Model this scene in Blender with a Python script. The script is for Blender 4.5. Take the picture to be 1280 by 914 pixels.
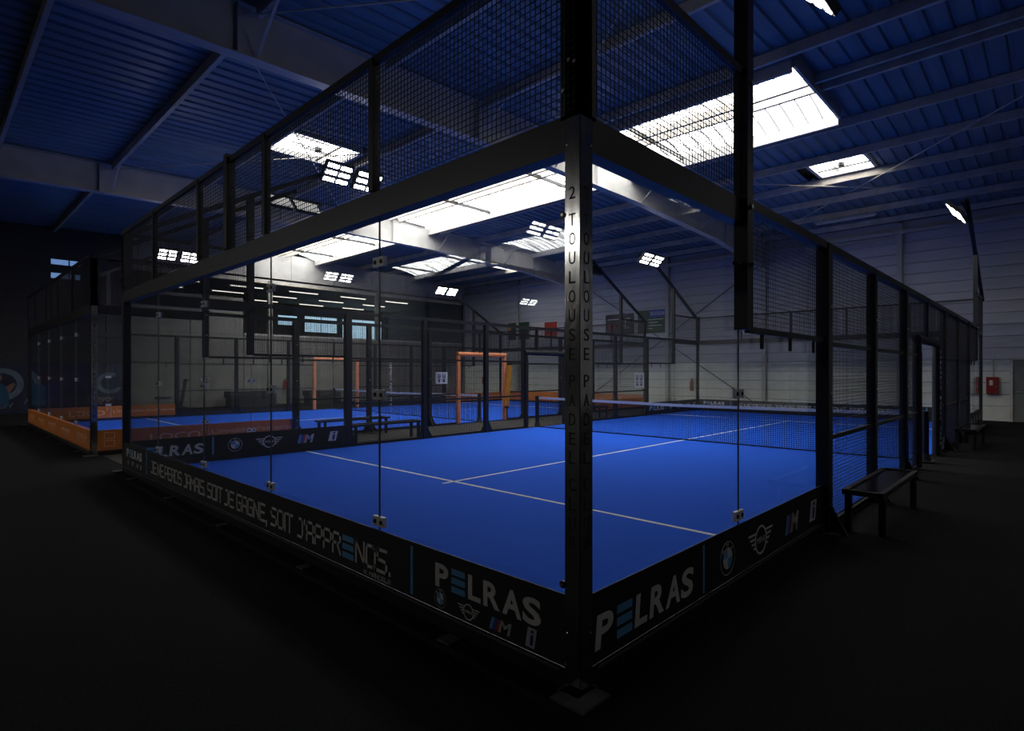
import bpy, math, random
from mathutils import Vector, Matrix
random.seed(7)
S = bpy.context.scene
for o in list(bpy.data.objects): bpy.data.objects.remove(o)
COL = S.collection

# ------------------------------------------------------------- camera, world, exposure
cam_d = bpy.data.cameras.new('camera'); cam = bpy.data.objects.new('camera', cam_d); COL.objects.link(cam)
cam.location = (1.86, -2.239, 1.672)
cam.rotation_euler = (math.pi/2, 0, math.radians(41.25))
cam_d.sensor_width = 36; cam_d.lens = 706.73/1280*36
cam_d.shift_x = (640-706)/1280; cam_d.shift_y = (465-457)/1280
cam_d.clip_start = 0.05; cam_d.clip_end = 200
S.camera = cam
W = bpy.data.worlds.new('world'); S.world = W; W.use_nodes = True
W.node_tree.nodes['Background'].inputs[0].default_value = (0.45, 0.6, 0.9, 1)
W.node_tree.nodes['Background'].inputs[1].default_value = 0.02
S.view_settings.view_transform = 'Standard'; S.view_settings.look = 'None'
S.view_settings.gamma = 1; S.view_settings.use_curve_mapping = False
S.view_settings.exposure = 0.45
SKYLIGHT = 8.0      # daylight in the translucent roof strips
LED = 15.0
S.cycles.transparent_max_bounces = 32; S.cycles.max_bounces = 8
S.cycles.diffuse_bounces = 4; S.cycles.glossy_bounces = 4
S.cycles.sample_clamp_indirect = 4

# ------------------------------------------------------------- materials
def mat(name, col, rough=.6, metal=0, emit=None, estr=0, noise=0, nscale=8, bump=0, spec=None, stretch=None):
    m = bpy.data.materials.new(name); m.use_nodes = True
    nt = m.node_tree; b = nt.nodes['Principled BSDF']
    b.inputs['Base Color'].default_value = (*col, 1); b.inputs['Roughness'].default_value = rough
    b.inputs['Metallic'].default_value = metal
    if spec is not None: b.inputs['Specular IOR Level'].default_value = spec
    if emit: b.inputs['Emission Color'].default_value = (*emit, 1); b.inputs['Emission Strength'].default_value = estr
    if noise or bump:
        tc = nt.nodes.new('ShaderNodeTexCoord'); mp = nt.nodes.new('ShaderNodeMapping'); n = nt.nodes.new('ShaderNodeTexNoise')
        nt.links.new(tc.outputs['Object'], mp.inputs[0]); nt.links.new(mp.outputs[0], n.inputs['Vector'])
        if stretch: mp.inputs['Scale'].default_value = stretch
        n.inputs['Scale'].default_value = nscale; n.inputs['Detail'].default_value = 5
        if noise:
            r = nt.nodes.new('ShaderNodeValToRGB'); nt.links.new(n.outputs[0], r.inputs[0])
            lo = tuple(c*(1-noise) for c in col); hi = tuple(min(1, c*(1+noise)) for c in col)
            r.color_ramp.elements[0].position = .3; r.color_ramp.elements[1].position = .7
            r.color_ramp.elements[0].color = (*lo, 1); r.color_ramp.elements[1].color = (*hi, 1)
            nt.links.new(r.outputs[0], b.inputs['Base Color'])
        if bump:
            bp = nt.nodes.new('ShaderNodeBump'); bp.inputs['Strength'].default_value = bump; bp.inputs['Distance'].default_value = .01
            nt.links.new(n.outputs[0], bp.inputs['Height']); nt.links.new(bp.outputs[0], b.inputs['Normal'])
    return m
M = {}
M['black'] = mat('black_paint', (.012,.012,.013), .42, noise=.2, nscale=20)
M['wire'] = mat('black_wire', (.010,.010,.012), .5, noise=.1)
M['steel'] = mat('brushed_steel', (.62,.61,.59), .13, 1, noise=.15, nscale=5, bump=.10, stretch=(6,6,.8))
M['plate'] = mat('dull_galvanised_plate', (.06,.06,.057), .75, noise=.3, nscale=30)
M['bolt'] = mat('zinc', (.5,.5,.48), .35, 1, noise=.1)
M['clampm'] = mat('clamp_plate', (.62,.63,.64), .4, .1, noise=.15, nscale=40)
M['turf'] = mat('blue_turf', (.019,.105,.64), .95, noise=.06, nscale=60, bump=.0, spec=.1)
M['line'] = mat('white_line', (.80,.82,.85), .9, noise=.05, nscale=30, spec=.1)
M['carpet'] = mat('black_turf_darkened', (.0065,.0065,.0068), .97, noise=.6, nscale=60, bump=.6, spec=.15)  # black turf, with the vignetted dimness of the outer floor put into its colour
M['walk'] = mat('grey_walkway', (.045,.042,.038), .9, noise=.25, nscale=30, spec=.2)  # kept paler than the outer floor, whose dimness is painted in
M['sheet'] = mat('blue_steel_sheet', (.125,.195,.25), .4, noise=.2, nscale=1.5, stretch=(1,.15,1))
M['beam'] = mat('beam_paint', (.42,.41,.40), .5, noise=.12, nscale=2)
M['purlin'] = mat('galvanised_purlin', (.50,.45,.38), .45, noise=.2, nscale=3)
M['clad'] = mat('wall_cladding', (.44,.45,.49), .6, noise=.1, nscale=1.2, stretch=(.4,1,3))
M['cladlow'] = mat('painted_block', (.70,.72,.67), .7, noise=.1, nscale=2)
M['joint'] = mat('wall_joint', (.12,.12,.13), .8, noise=.1)
M['dark'] = mat('dark_wall', (.03,.03,.032), .8, noise=.2)
M['greyw'] = mat('grey_wall', (.22,.215,.20), .8, noise=.15, nscale=1.5)
M['board'] = mat('black_board', (.004,.004,.0045), .6, noise=.15, nscale=5)
M['orange'] = mat('orange_board', (.52,.15,.018), .55, noise=.12, nscale=3)
M['opad'] = mat('orange_vinyl', (.85,.30,.13), .45, noise=.12, nscale=4)
M['white'] = mat('white_print', (.60,.58,.55), .6, noise=.08)
M['lblue'] = mat('light_blue_print', (.09,.30,.56), .6, noise=.08)
M['dblue'] = mat('dark_blue_print', (.05,.07,.36), .6, noise=.08)
M['red'] = mat('red_print', (.38,.03,.02), .6, noise=.08)
M['peach'] = mat('pale_orange_print', (.72,.50,.36), .6, noise=.08)
M['silver'] = mat('silver_print', (.55,.55,.55), .35, .3, noise=.2, nscale=20)
M['netw'] = mat('white_net_band', (.8,.8,.8), .8, noise=.1, nscale=30)
M['netb'] = mat('net_cord', (.012,.012,.014), .8, noise=.1)
M['engr'] = mat('engraved_black', (.006,.006,.006), .6, noise=.1)
M['firered'] = mat('fire_red', (.30,.016,.01), .4, noise=.1)
M['doorm'] = mat('door_paint', (.2,.21,.2), .5, noise=.08)
M['alu'] = mat('aluminium_trim', (.35,.37,.42), .3, .9, noise=.1)
M['led'] = mat('led_cell', (.9,.9,.9), .5, emit=(1,.98,.94), estr=LED)
M['tube'] = mat('lit_tube', (.9,.9,.9), .5, emit=(1,.93,.82), estr=1.3)
M['skyglass'] = mat('daylit_window', (.3,.4,.5), .3, emit=(.45,.7,.9), estr=.85)
M['skyglass2'] = mat('small_daylit_window', (.3,.4,.5), .3, emit=(.22,.42,.85), estr=.35)
M['teal'] = mat('teal_print', (.006,.06,.12), .6, noise=.2)
M['mtext'] = mat('grey_print', (.16,.16,.16), .6, noise=.2)
M['dimred'] = mat('dull_red_print', (.07,.012,.02), .6, noise=.4)
M['skin'] = mat('skin_print', (.16,.09,.07), .6, noise=.2)
M['mural'] = mat('navy_mural', (.010,.012,.035), .6, noise=.6, nscale=1.5)
M['mring'] = mat('mural_pale_blue', (.085,.12,.17), .6, noise=.25, nscale=3)
M['pgreen'] = mat('green_print', (.03,.075,.035), .6, noise=.4, nscale=3)
M['pdark'] = mat('charcoal_print', (.035,.035,.042), .6, noise=.2)
M['pblue'] = mat('blue_print', (.02,.08,.42), .6, noise=.1)
M['yellow'] = mat('amber_vinyl', (.62,.27,.02), .5, noise=.15)
M['navy'] = mat('navy_print', (.02,.02,.15), .6, noise=.1)
M['pole'] = mat('floodlight_arm_paint', (.014,.014,.016), .4, noise=.1)
def skylight_mat():
    m = bpy.data.materials.new('translucent_roof_light'); m.use_nodes = True; nt = m.node_tree; b = nt.nodes['Principled BSDF']
    tc = nt.nodes.new('ShaderNodeTexCoord'); mp = nt.nodes.new('ShaderNodeMapping'); mp.inputs['Scale'].default_value = (3.5,.35,1)
    n = nt.nodes.new('ShaderNodeTexNoise'); n.inputs['Scale'].default_value = 1.6; n.inputs['Detail'].default_value = 6
    r = nt.nodes.new('ShaderNodeValToRGB'); r.color_ramp.elements[0].position = .36; r.color_ramp.elements[0].color = (.055,.052,.046,1)
    r.color_ramp.elements[1].position = .5; r.color_ramp.elements[1].color = (1,.985,.95,1)
    nt.links.new(tc.outputs['Object'], mp.inputs[0]); nt.links.new(mp.outputs[0], n.inputs['Vector']); nt.links.new(n.outputs[0], r.inputs[0])
    nt.links.new(r.outputs[0], b.inputs['Emission Color']); b.inputs['Emission Strength'].default_value = SKYLIGHT
    b.inputs['Base Color'].default_value = (.7,.7,.68,1); return m
M['skylight'] = skylight_mat()
M['ribshade'] = mat('roof_light_rib_shading', (.6,.6,.58), .5, emit=(1,.98,.94), estr=.3)  # shading of the corrugation put into a dimmer glow than the panes
def glass_mat():
    m = bpy.data.materials.new('clear_glass'); m.use_nodes = True; nt = m.node_tree; nt.nodes.clear()
    out = nt.nodes.new('ShaderNodeOutputMaterial'); mx = nt.nodes.new('ShaderNodeMixShader'); fr = nt.nodes.new('ShaderNodeFresnel')
    fr.inputs['IOR'].default_value = 1.5
    t = nt.nodes.new('ShaderNodeBsdfTransparent'); t.inputs[0].default_value = (.965,.975,.97,1)
    g = nt.nodes.new('ShaderNodeBsdfGlossy'); g.inputs['Roughness'].default_value = .0; g.inputs[0].default_value = (.95,.97,1,1)
    ge = nt.nodes.new('ShaderNodeNewGeometry'); mr = nt.nodes.new('ShaderNodeMapRange')   # same glass index on both faces of the pane
    mr.inputs['To Min'].default_value = 1.5; mr.inputs['To Max'].default_value = 1/1.5
    nt.links.new(ge.outputs['Backfacing'], mr.inputs['Value']); nt.links.new(mr.outputs[0], fr.inputs['IOR'])
    nt.links.new(fr.outputs[0], mx.inputs[0]); nt.links.new(t.outputs[0], mx.inputs[1]); nt.links.new(g.outputs[0], mx.inputs[2])
    nt.links.new(mx.outputs[0], out.inputs[0]); return m
M['glass'] = glass_mat()

# ------------------------------------------------------------- helpers
class MB:
    def __init__(s): s.v = []; s.f = []
    def box(s, a, b):
        x0,y0,z0 = (min(a[i],b[i]) for i in range(3)); x1,y1,z1 = (max(a[i],b[i]) for i in range(3))
        n = len(s.v)
        s.v += [(x0,y0,z0),(x1,y0,z0),(x1,y1,z0),(x0,y1,z0),(x0,y0,z1),(x1,y0,z1),(x1,y1,z1),(x0,y1,z1)]
        s.f += [tuple(n+i for i in q) for q in ((0,3,2,1),(4,5,6,7),(0,1,5,4),(1,2,6,5),(2,3,7,6),(3,0,4,7))]
        return s
    def bar(s, p, q, w, h=None, up=(0,0,1)):
        h = h or w; p = Vector(p); q = Vector(q); d = (q-p).normalized(); u = Vector(up)
        if abs(d.dot(u)) > .98: u = Vector((1,0,0))
        r = d.cross(u).normalized(); u = r.cross(d).normalized(); n = len(s.v)
        for e in (p, q):
            for a, b in ((-1,-1),(1,-1),(1,1),(-1,1)): s.v.append(tuple(e + r*a*w/2 + u*b*h/2))
        s.f += [tuple(n+i for i in t) for t in ((0,1,2,3),(7,6,5,4),(0,4,5,1),(1,5,6,2),(2,6,7,3),(3,7,4,0))]
        return s
    def wire(s, p, q, w):
        p = Vector(p); q = Vector(q); d = (q-p).normalized(); u = Vector((0,0,1))
        if abs(d.z) > .9: u = Vector((1,0,0))
        r = d.cross(u).normalized()*w/2; u = r.cross(d).normalized()*w/2; n = len(s.v)
        for e in (p, q): s.v += [tuple(e-r-u), tuple(e+r-u), tuple(e+r+u), tuple(e-r+u)]
        s.f += [tuple(n+i for i in t) for t in ((0,4,5,1),(1,5,6,2),(2,6,7,3),(3,7,4,0))]
        return s
    def tube(s, p, q, r, n=12, r2=None):
        r2 = r if r2 is None else r2; p = Vector(p); q = Vector(q); d = (q-p).normalized(); u = Vector((0,0,1))
        if abs(d.z) > .9: u = Vector((1,0,0))
        a = d.cross(u).normalized(); b = a.cross(d).normalized(); k = len(s.v)
        for e, rr in ((p, r), (q, r2)):
            for i in range(n):
                t = 2*math.pi*i/n; s.v.append(tuple(e + a*math.cos(t)*rr + b*math.sin(t)*rr))
        for i in range(n): j = (i+1) % n; s.f.append((k+i, k+n+i, k+n+j, k+j))
        s.f.append(tuple(k+i for i in range(n))); s.f.append(tuple(k+n+i for i in reversed(range(n))))
        return s
    def prism(s, pts, vec):
        n = len(s.v); k = len(pts); vec = Vector(vec)
        s.v += [tuple(p) for p in pts] + [tuple(Vector(p)+vec) for p in pts]
        s.f.append(tuple(n+i for i in reversed(range(k)))); s.f.append(tuple(n+k+i for i in range(k)))
        for i in range(k): j = (i+1) % k; s.f.append((n+i, n+j, n+k+j, n+k+i))
        return s
    def mesh(s, name):
        m = bpy.data.meshes.new(name); m.from_pydata(s.v, [], s.f); m.update(); return m
    def each(s, name, m, parent=None):
        # one object per closed piece
        par = list(range(len(s.v)))
        def find(i):
            while par[i] != i: par[i] = par[par[i]]; i = par[i]
            return i
        for f in s.f:
            for a in f[1:]: par[find(a)] = find(f[0])
        isl = {}
        for f in s.f: isl.setdefault(find(f[0]), []).append(f)
        out = []
        for fs in isl.values():
            ids = sorted({i for f in fs for i in f}); mp = {i: k for k, i in enumerate(ids)}
            b = MB(); b.v = [s.v[i] for i in ids]; b.f = [tuple(mp[i] for i in f) for f in fs]; out.append(b.build(name, m, parent))
        return out
    def build(s, name, m, parent=None, at=None):
        me = s.mesh(name); me.materials.append(M[m]); return link(name, me, parent, at)
def link(name, me, parent=None, at=None):
    o = bpy.data.objects.new(name, me); COL.objects.link(o)
    if parent is not None: o.parent = parent
    if at is not None: o.location = at
    return o
def tag(o, label=None, cat=None, group=None, kind=None):
    if label: o['label'] = label
    if cat: o['category'] = cat
    if group: o['group'] = group
    if kind: o['kind'] = kind
    return o
def thing(name, label, cat, loc=(0,0,0), rz=0, group=None):
    o = bpy.data.objects.new(name, None); COL.objects.link(o); o.location = loc; o.rotation_euler = (0,0,rz)
    o.empty_display_size = .1
    return tag(o, label, cat, group)
def recalc(me):
    import bmesh
    b = bmesh.new(); b.from_mesh(me); bmesh.ops.recalc_face_normals(b, faces=b.faces); b.to_mesh(me); b.free()
def copy_tree(o, parent=None):
    c = o.copy(); COL.objects.link(c); c.parent = parent
    for ch in list(o.children): copy_tree(ch, c)
    return c

# print on a board: frame of origin, u (right as read), n (out of board)
class Face:
    def __init__(s, o, u, n, parent): s.o = Vector(o); s.u = Vector(u); s.n = Vector(n); s.p = parent
    def pt(s, a, z, d=0): return s.o + s.u*a + Vector((0,0,z)) + s.n*d
    def poly(s, mb, pts, d=.0015):
        n = len(mb.v); k = len(pts)
        mb.v += [tuple(s.pt(a, z, d)) for a, z in pts]; mb.v += [tuple(s.pt(a, z, -.001)) for a, z in pts]
        mb.f.append(tuple(n+i for i in range(k)))
        for i in range(k): j = (i+1) % k; mb.f.append((n+i, n+k+i, n+k+j, n+j))
    def rect(s, mb, a0, z0, a1, z1, d=.0015): s.poly(mb, [(a0,z0),(a1,z0),(a1,z1),(a0,z1)], d)
    def seg(s, mb, p, q, t, d=.0015):
        p = Vector(p); q = Vector(q); e = (q-p).normalized()*t/2; nn = Vector((-e.y, e.x))
        s.poly(mb, [tuple(p-e-nn), tuple(q+e-nn), tuple(q+e+nn), tuple(p-e+nn)], d)
    def ring(s, mb, c, r0, r1, n=28, d=.0015, a0=0, a1=360, sx=1):
        for i in range(n):
            t0 = math.radians(a0+(a1-a0)*i/n); t1 = math.radians(a0+(a1-a0)*(i+1)/n)
            P = [(c[0]+r0*math.cos(t0)*sx, c[1]+r0*math.sin(t0)),(c[0]+r1*math.cos(t0)*sx, c[1]+r1*math.sin(t0)),
                 (c[0]+r1*math.cos(t1)*sx, c[1]+r1*math.sin(t1)),(c[0]+r0*math.cos(t1)*sx, c[1]+r0*math.sin(t1))]
            if r0 < 1e-6: P = P[1:]
            s.poly(mb, P, d)
    def text(s, txt, a0, a1, z0, z1, m, name='lettering', bold=0.0, skew=0.0, d=.0015):
        me = text_mesh(txt, bold).copy(); xs = [v.co.x for v in me.vertices]; ys = [v.co.y for v in me.vertices]
        X0, X1, Y0, Y1 = min(xs), max(xs), 0.0, max(ys)
        if not any(c in txt for c in "gjpqy',"): Y0 = min(ys)
        for v in me.vertices:
            fy = (v.co.y-Y0)/(Y1-Y0); fx = (v.co.x-X0)/(X1-X0)
            v.co = s.pt(a0+(a1-a0)*fx+skew*(fy-.5)*(z1-z0), z0+(z1-z0)*fy, d if v.co.z > 0 else -.001)
        me.materials.clear(); me.materials.append(M[m]); return link(name, me, s.p)
    def done(s, mb, name, m): return mb.build(name, m, s.p)
_tc = {}
def text_mesh(txt, bold=0.0):
    if (txt, bold) not in _tc:
        c = bpy.data.curves.new('t', 'FONT'); c.body = txt; c.extrude = .01; c.offset = bold; c.resolution_u = 4
        o = bpy.data.objects.new('t', c); COL.objects.link(o)
        dg = bpy.context.evaluated_depsgraph_get(); me = bpy.data.meshes.new_from_object(o.evaluated_get(dg))
        bpy.data.objects.remove(o); _tc[(txt, bold)] = me
    return _tc[(txt, bold)]
GL = {'J':(.75,[[(.35,1),(1,1),(1,0),(0,0)]]),'E':(1,[[(1,1),(0,1),(0,0),(1,0)],[(0,.5),(.85,.5)]]),'N':(1,[[(0,0),(0,1),(1,0),(1,1)]]),
 'P':(1,[[(0,0),(0,1),(1,1),(1,.42),(0,.42)]]),'R':(1,[[(0,0),(0,1),(1,1),(1,.5),(0,.5)],[(.55,.5),(1,0)]]),'D':(1,[[(0,0),(0,1),(.8,1),(1,.85),(1,.15),(.8,0),(0,0)]]),
 'S':(1,[[(1,1),(.1,1),(0,.9),(0,.55),(1,.48),(1,0),(0,0)]]),'A':(1,[[(0,0),(0,.88),(.15,1),(1,1),(1,0)],[(0,.42),(1,.42)]]),'M':(1.15,[[(0,0),(0,1),(.5,.45),(1,1),(1,0)]]),
 'I':(.05,[[(.5,0),(.5,1)]]),'O':(1,[[(0,0),(0,1),(1,1),(1,0),(0,0)]]),'T':(1,[[(0,1),(1,1)],[(.5,1),(.5,0)]]),'G':(1,[[(1,1),(0,1),(0,0),(1,0),(1,.5),(.5,.5)]]),
 'L':(.9,[[(0,1),(0,0),(1,0)]]),'B':(1,[[(0,0),(0,1),(.9,1),(.9,.5),(0,.5)],[(.9,.5),(1,.45),(1,0),(0,0)]]),"'":(.08,[[(.5,1),(.3,.8)]]),'.':(.1,[[(.5,0),(.5,.05)]]),',':(.1,[[(.6,.05),(.2,-.2)]]),' ':(.5,[])}
def stroke(F, mb, word, a0, a1, z0, z1, t, sk=0):
    gap = .3; tot = sum(GL[c][0] for c in word)+gap*(len(word)-1); k = (a1-a0-t)/tot; x = a0+t/2
    for c in word:
        w, ls = GL[c]
        for l in ls:
            pts = [(x+p[0]*w*k, z0+t/2+p[1]*(z1-z0-t)) for p in l]
            for p, q in zip(pts, pts[1:]): F.seg(mb, p, q, t)
        x += (w+gap)*k
def bars_e(F, mb, a0, a1, z0, z1):
    h = (z1-z0)
    for i in range(3): F.rect(mb, a0, z0+h*i*.37, a1, z0+h*(i*.37+.25))
def dealer(F, a0, a1, z0, z1, sk=.12):
    w = (a1-a0)/5.75
    xs = [0, 1.02, 2.0, 2.85, 3.85, 4.85]; ws = [.82,.8,.7,.88,.95,.85]
    for c, x, ww in zip('P', [xs[0]], [ws[0]]): F.text(c, a0+x*w, a0+(x+ww)*w, z0, z1, 'white', bold=.03, skew=sk)
    mb = MB(); bars_e(F, mb, a0+xs[1]*w, a0+(xs[1]+ws[1])*w, z0, z1); F.done(mb, 'triple_bar_emblem', 'lblue')['label'] = 'light blue triple bars standing for the letter E'
    for c, x, ww in zip('LRAS', xs[2:], ws[2:]): F.text(c, a0+x*w, a0+(x+ww)*w, z0, z1, 'white', bold=.03, skew=sk)
def roundel(F, c, r):
    mb = MB(); F.ring(mb, c, r*.95, r, 32, .003); F.ring(mb, c, r*.60, r*.63, 28, .003); F.done(mb, 'emblem_ring', 'silver')
    mb = MB(); F.ring(mb, c, 0, r*.6, 8, .002, 90, 180); F.ring(mb, c, 0, r*.6, 8, .002, 270, 360); F.done(mb, 'emblem_quarters', 'lblue')
    mb = MB(); F.ring(mb, c, 0, r*.6, 8, .002, 0, 90); F.ring(mb, c, 0, r*.6, 8, .002, 180, 270); F.done(mb, 'emblem_quarters', 'white')
    for ch, ang in (('B', 140), ('M', 90), ('W', 40)):
        a = math.radians(ang); x = c[0]+math.cos(a)*r*.78; z = c[1]+math.sin(a)*r*.78
        F.text(ch, x-r*.13, x+r*.13, z-r*.11, z+r*.11, 'white')
def wings(F, c, r):
    mb = MB(); F.ring(mb, c, r*.85, r, 28)
    for sx in (-1, 1):
        for i in range(4):
            z = c[1]+r*(.55-.32*i); x0 = c[0]+sx*r*(.88 if i else .8); x1 = c[0]+sx*r*(2.1-.28*i); h = r*.07
            P = [(x0, z-h),(x1-sx*h, z-h),(x1, z+h),(x0, z+h)]
            F.poly(mb, P if sx > 0 else P[::-1])
    F.done(mb, 'winged_ring_emblem', 'white'); F.text('MINI', c[0]-r*.62, c[0]+r*.62, c[1]-r*.2, c[1]+r*.2, 'white')
def mbadge(F, a0, a1, z0, z1):
    w = a1-a0; sk = w*.14
    for i, m in enumerate(('lblue','dblue','red')):
        mb = MB(); x = a0+i*w*.15; F.poly(mb, [(x, z0),(x+w*.13, z0),(x+w*.13+sk, z1),(x+sk, z1)]); F.done(mb, 'stripe', m)
    F.text('M', a0+w*.48, a1, z0, z1, 'silver', bold=.03, skew=.25)
def ibadge(F, a0, a1, z0, z1):
    sk = (a1-a0)*.3; mb = MB(); F.poly(mb, [(a0-sk*.5, z0),(a1-sk*.5, z0),(a1+sk*.5, z1),(a0+sk*.5, z1)]); F.done(mb, 'slanted_plate', 'silver')
    mm = (a0+a1)/2; w = (a1-a0)*.16; h = z1-z0; mb = MB()
    F.poly(mb, [(mm-w, z0+h*.12),(mm+w, z0+h*.12),(mm+w+sk*.4, z0+h*.66),(mm-w+sk*.4, z0+h*.66)], .003)
    F.poly(mb, [(mm-w+sk*.45, z0+h*.75),(mm+w+sk*.45, z0+h*.75),(mm+w+sk*.5, z0+h*.9),(mm-w+sk*.5, z0+h*.9)], .003); F.done(mb, 'letter_shape', 'navy')

# ------------------------------------------------------------- structure: floor, roof, walls
XW, XE, YN, YS, VAL = -28.4, 16.0, 22.0, -29.0, -3.1
R1 = 10.05; R2 = -16.3
def rz(y):
    yc = R1 if y > VAL else R2
    return 7.78-.036*abs(y-yc)
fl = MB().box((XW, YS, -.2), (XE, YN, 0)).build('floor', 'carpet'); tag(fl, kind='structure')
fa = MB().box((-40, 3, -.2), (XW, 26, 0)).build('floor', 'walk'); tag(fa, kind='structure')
wk = MB().box((-12.45, .15, .001), (-10.15, 21.6, .008)).build('walkway', 'walk', fl)
wk = MB().box((XW+.05, 20.2, .001), (-.1, YN-.1, .008)).build('walkway', 'walk', fl)
# ceiling deck above the sheets
cb = MB()
for (ya, yb) in ((VAL, R1), (R1, YN), (YS, R2), (R2, VAL)):
    za = 7.78-.036*abs(ya-(R1 if ya+yb > 2*VAL else R2)); zb = 7.78-.036*abs(yb-(R1 if ya+yb > 2*VAL else R2))
    cb.prism([(XW-.3, ya, za+.22), (XW-.3, yb, zb+.22), (XW-.3, yb, zb+.32), (XW-.3, ya, za+.32)], (XE-XW+.6, 0, 0))
ceil = cb.build('ceiling', 'dark'); recalc(ceil.data); tag(ceil, kind='structure')
# ribbed roof sheets, one metre wide, ribs run down the slope; object origin at sheet's ridge-side end
def sheet_mesh(L, drop):
    mb = MB(); prof = [(0,0),(.10,0),(.13,.045),(.19,.045),(.22,0),(.43,0),(.46,.045),(.52,.045),(.55,0),(.76,0),(.79,.045),(.85,.045),(.88,0),(1.0,0)]
    k = len(prof)
    for yy, zz in ((0, 0), (L, drop)):
        for x, z in prof: mb.v.append((x, yy, z+zz))
    for i in range(k-1): mb.f.append((i, k+i, k+i+1, i+1))
    me = mb.mesh('roof_sheet'); me.materials.append(M['sheet']); return me
_sm = {}
def roof_sheet(x, y0, y1):
    key = (round(y1-y0, 2), round(rz(y1)-rz(y0), 3))
    if key not in _sm: _sm[key] = sheet_mesh(y1-y0, rz(y1)-rz(y0))
    link('roof_sheet', _sm[key], ceil, (x, y0, rz(y0)))
SK = (8.75, 11.75)
VENTS_AND_FILLS = [(-3.65, 14.2, 1.6, 1.65), (-13.85, 3.65, 1.7, 2.0), (-21.6, 18.3, 1.7, 1.5), (6.55, 14.2, 1.6, 1.65), (6.55, 3.65, 1.6, 2.0), (13.4, 15.97, 1.6, 1.65)]  # last three are unseen, added to light the right-hand banner and steel post
nx = int(XE-XW)+1
for i in range(nx):
    x = XE-1-i*1.0
    strip = x < -2.5
    segs = [(VAL, SK[0]), (SK[1], YN)] if strip else [(VAL, R1), (R1, YN)]
    out = []
    for a, b in segs:
        cuts = [(v[1], v[1]+v[3]) for v in VENTS_AND_FILLS if v[0]-.05 <= x+.5 <= v[0]+v[2]+.05 and a < v[1] < b]
        if cuts: out += [(a, cuts[0][0]), (cuts[0][1], b)]
        else: out.append((a, b))
    for a, b in out: roof_sheet(x, a, b)
    s2 = x < -12
    for a, b in ([(YS, R2-1.6), (R2+1.6, VAL-.001)] if s2 else [(YS, R2), (R2, VAL-.001)]): roof_sheet(x, a, b)
# ridge roof lights: one pane per 2.05 m, gently arched
def roof_light(idx, xa, xb, y0, y1, label):
    w = thing('window_%d' % idx, None, None); tag(w, label, kind='structure')
    n = round((xb-xa)/2.05); step = (xb-xa)/n; yc = (y0+y1)/2; me = {}
    for side in (0, 1):
        mb = MB(); ya, yb = (y0, yc) if side == 0 else (yc, y1); N = 24; K = 6
        for j in range(K+1):
            yy = ya+(yb-ya)*j/K; t = (yy-yc)/(y1-y0)*2; zz = 7.62+.26*(1-t*t)
            for i in range(N+1): mb.v.append((.03+(step-.06)*i/N, yy-yc, zz+(.02 if i % 4 < 2 else 0)))
        for j in range(K):
            for i in range(N): a = j*(N+1)+i; mb.f.append((a, a+N+1, a+N+2, a+1))
        rb = MB(); hw = .022  # rib lines of the sheet, drawn as dim glowing strips under the pane
        for q in range(1, 6):
            xx = step*q/6
            for j in range(K):
                P = []
                for jj in (j, j+1): yy = ya+(yb-ya)*jj/K; t = (yy-yc)/(y1-y0)*2; P.append((yy-yc, 7.62+.26*(1-t*t)-.012))
                rb.bar((xx, P[0][0], P[0][1]), (xx, P[1][0], P[1][1]), hw*2, .01)
        rm = rb.mesh('rib_shading'); rm.materials.append(M['ribshade']); me[side+2] = rm
        m_ = mb.mesh('pane'); m_.materials.append(M['skylight']); me[side] = m_
    for k in range(n):
        for side in (0, 1): pn = link('pane', me[side], w, (xa+k*step, yc, 0)); tag(link('rib_shading', me[side+2], pn), kind='stuff')
        if k % 2 == 1: MB().box((xa+k*step-.028, y0, 7.56), (xa+k*step+.028, y1, 7.66)).build('glazing_bar', 'black', w)
    MB().box((xa, y0-.06, 7.4), (xb, y0+.02, 7.8)).build('kerb', 'beam', w); MB().box((xa, y1-.02, 7.38), (xb, y1+.06, 7.8)).build('kerb', 'beam', w)
    MB().box((xb, y0, 7.5), (xb+.06, y1, 7.9)).build('kerb', 'beam', w)
    return w
roof_light(1, XW+.15, -2.0, SK[0], SK[1], 'long bright translucent roof light strip along the ridge over the courts')
roof_light(2, XW+.15, -11.5, R2-1.6, R2+1.6, 'translucent roof light strip on the ridge of the second hall bay')
for k, (vx, vy, vw, vl) in enumerate(VENTS_AND_FILLS):  # windows for the seen vents and for the added unseen ones
    w = thing('window_%d' % (k+3), None, None); tag(w, kind='structure'); z = rz(vy+vl/2)
    MB().box((vx+.09, vy+.09, z+.08), (vx+vw-.09, vy+vl-.09, z+.1)).build('pane', 'skylight', w)
    for a, b in (((vx, vy), (vx+vw, vy+.09)), ((vx, vy+vl-.09), (vx+vw, vy+vl)), ((vx, vy), (vx+.09, vy+vl)), ((vx+vw-.09, vy), (vx+vw, vy+vl))):
        MB().box((*a, z-.06), (*b, z+.12)).build('frame', 'beam', w)
    MB().bar((vx+.1, vy+vl*.7, z), (vx+vw-.1, vy+vl*.7, z), .04).build('opener_bar', 'black', w)
    mb = MB().tube((vx+vw*.5, vy+vl*.55, z-.04), (vx+vw*.5, vy+vl*.55, z+.05), .09, 10); mb.bar((vx+vw*.5, vy+vl*.55, z), (vx+vw*.55, vy+vl*.2, z-.02), .02); mb.build('opener_motor', 'black', w)
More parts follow.
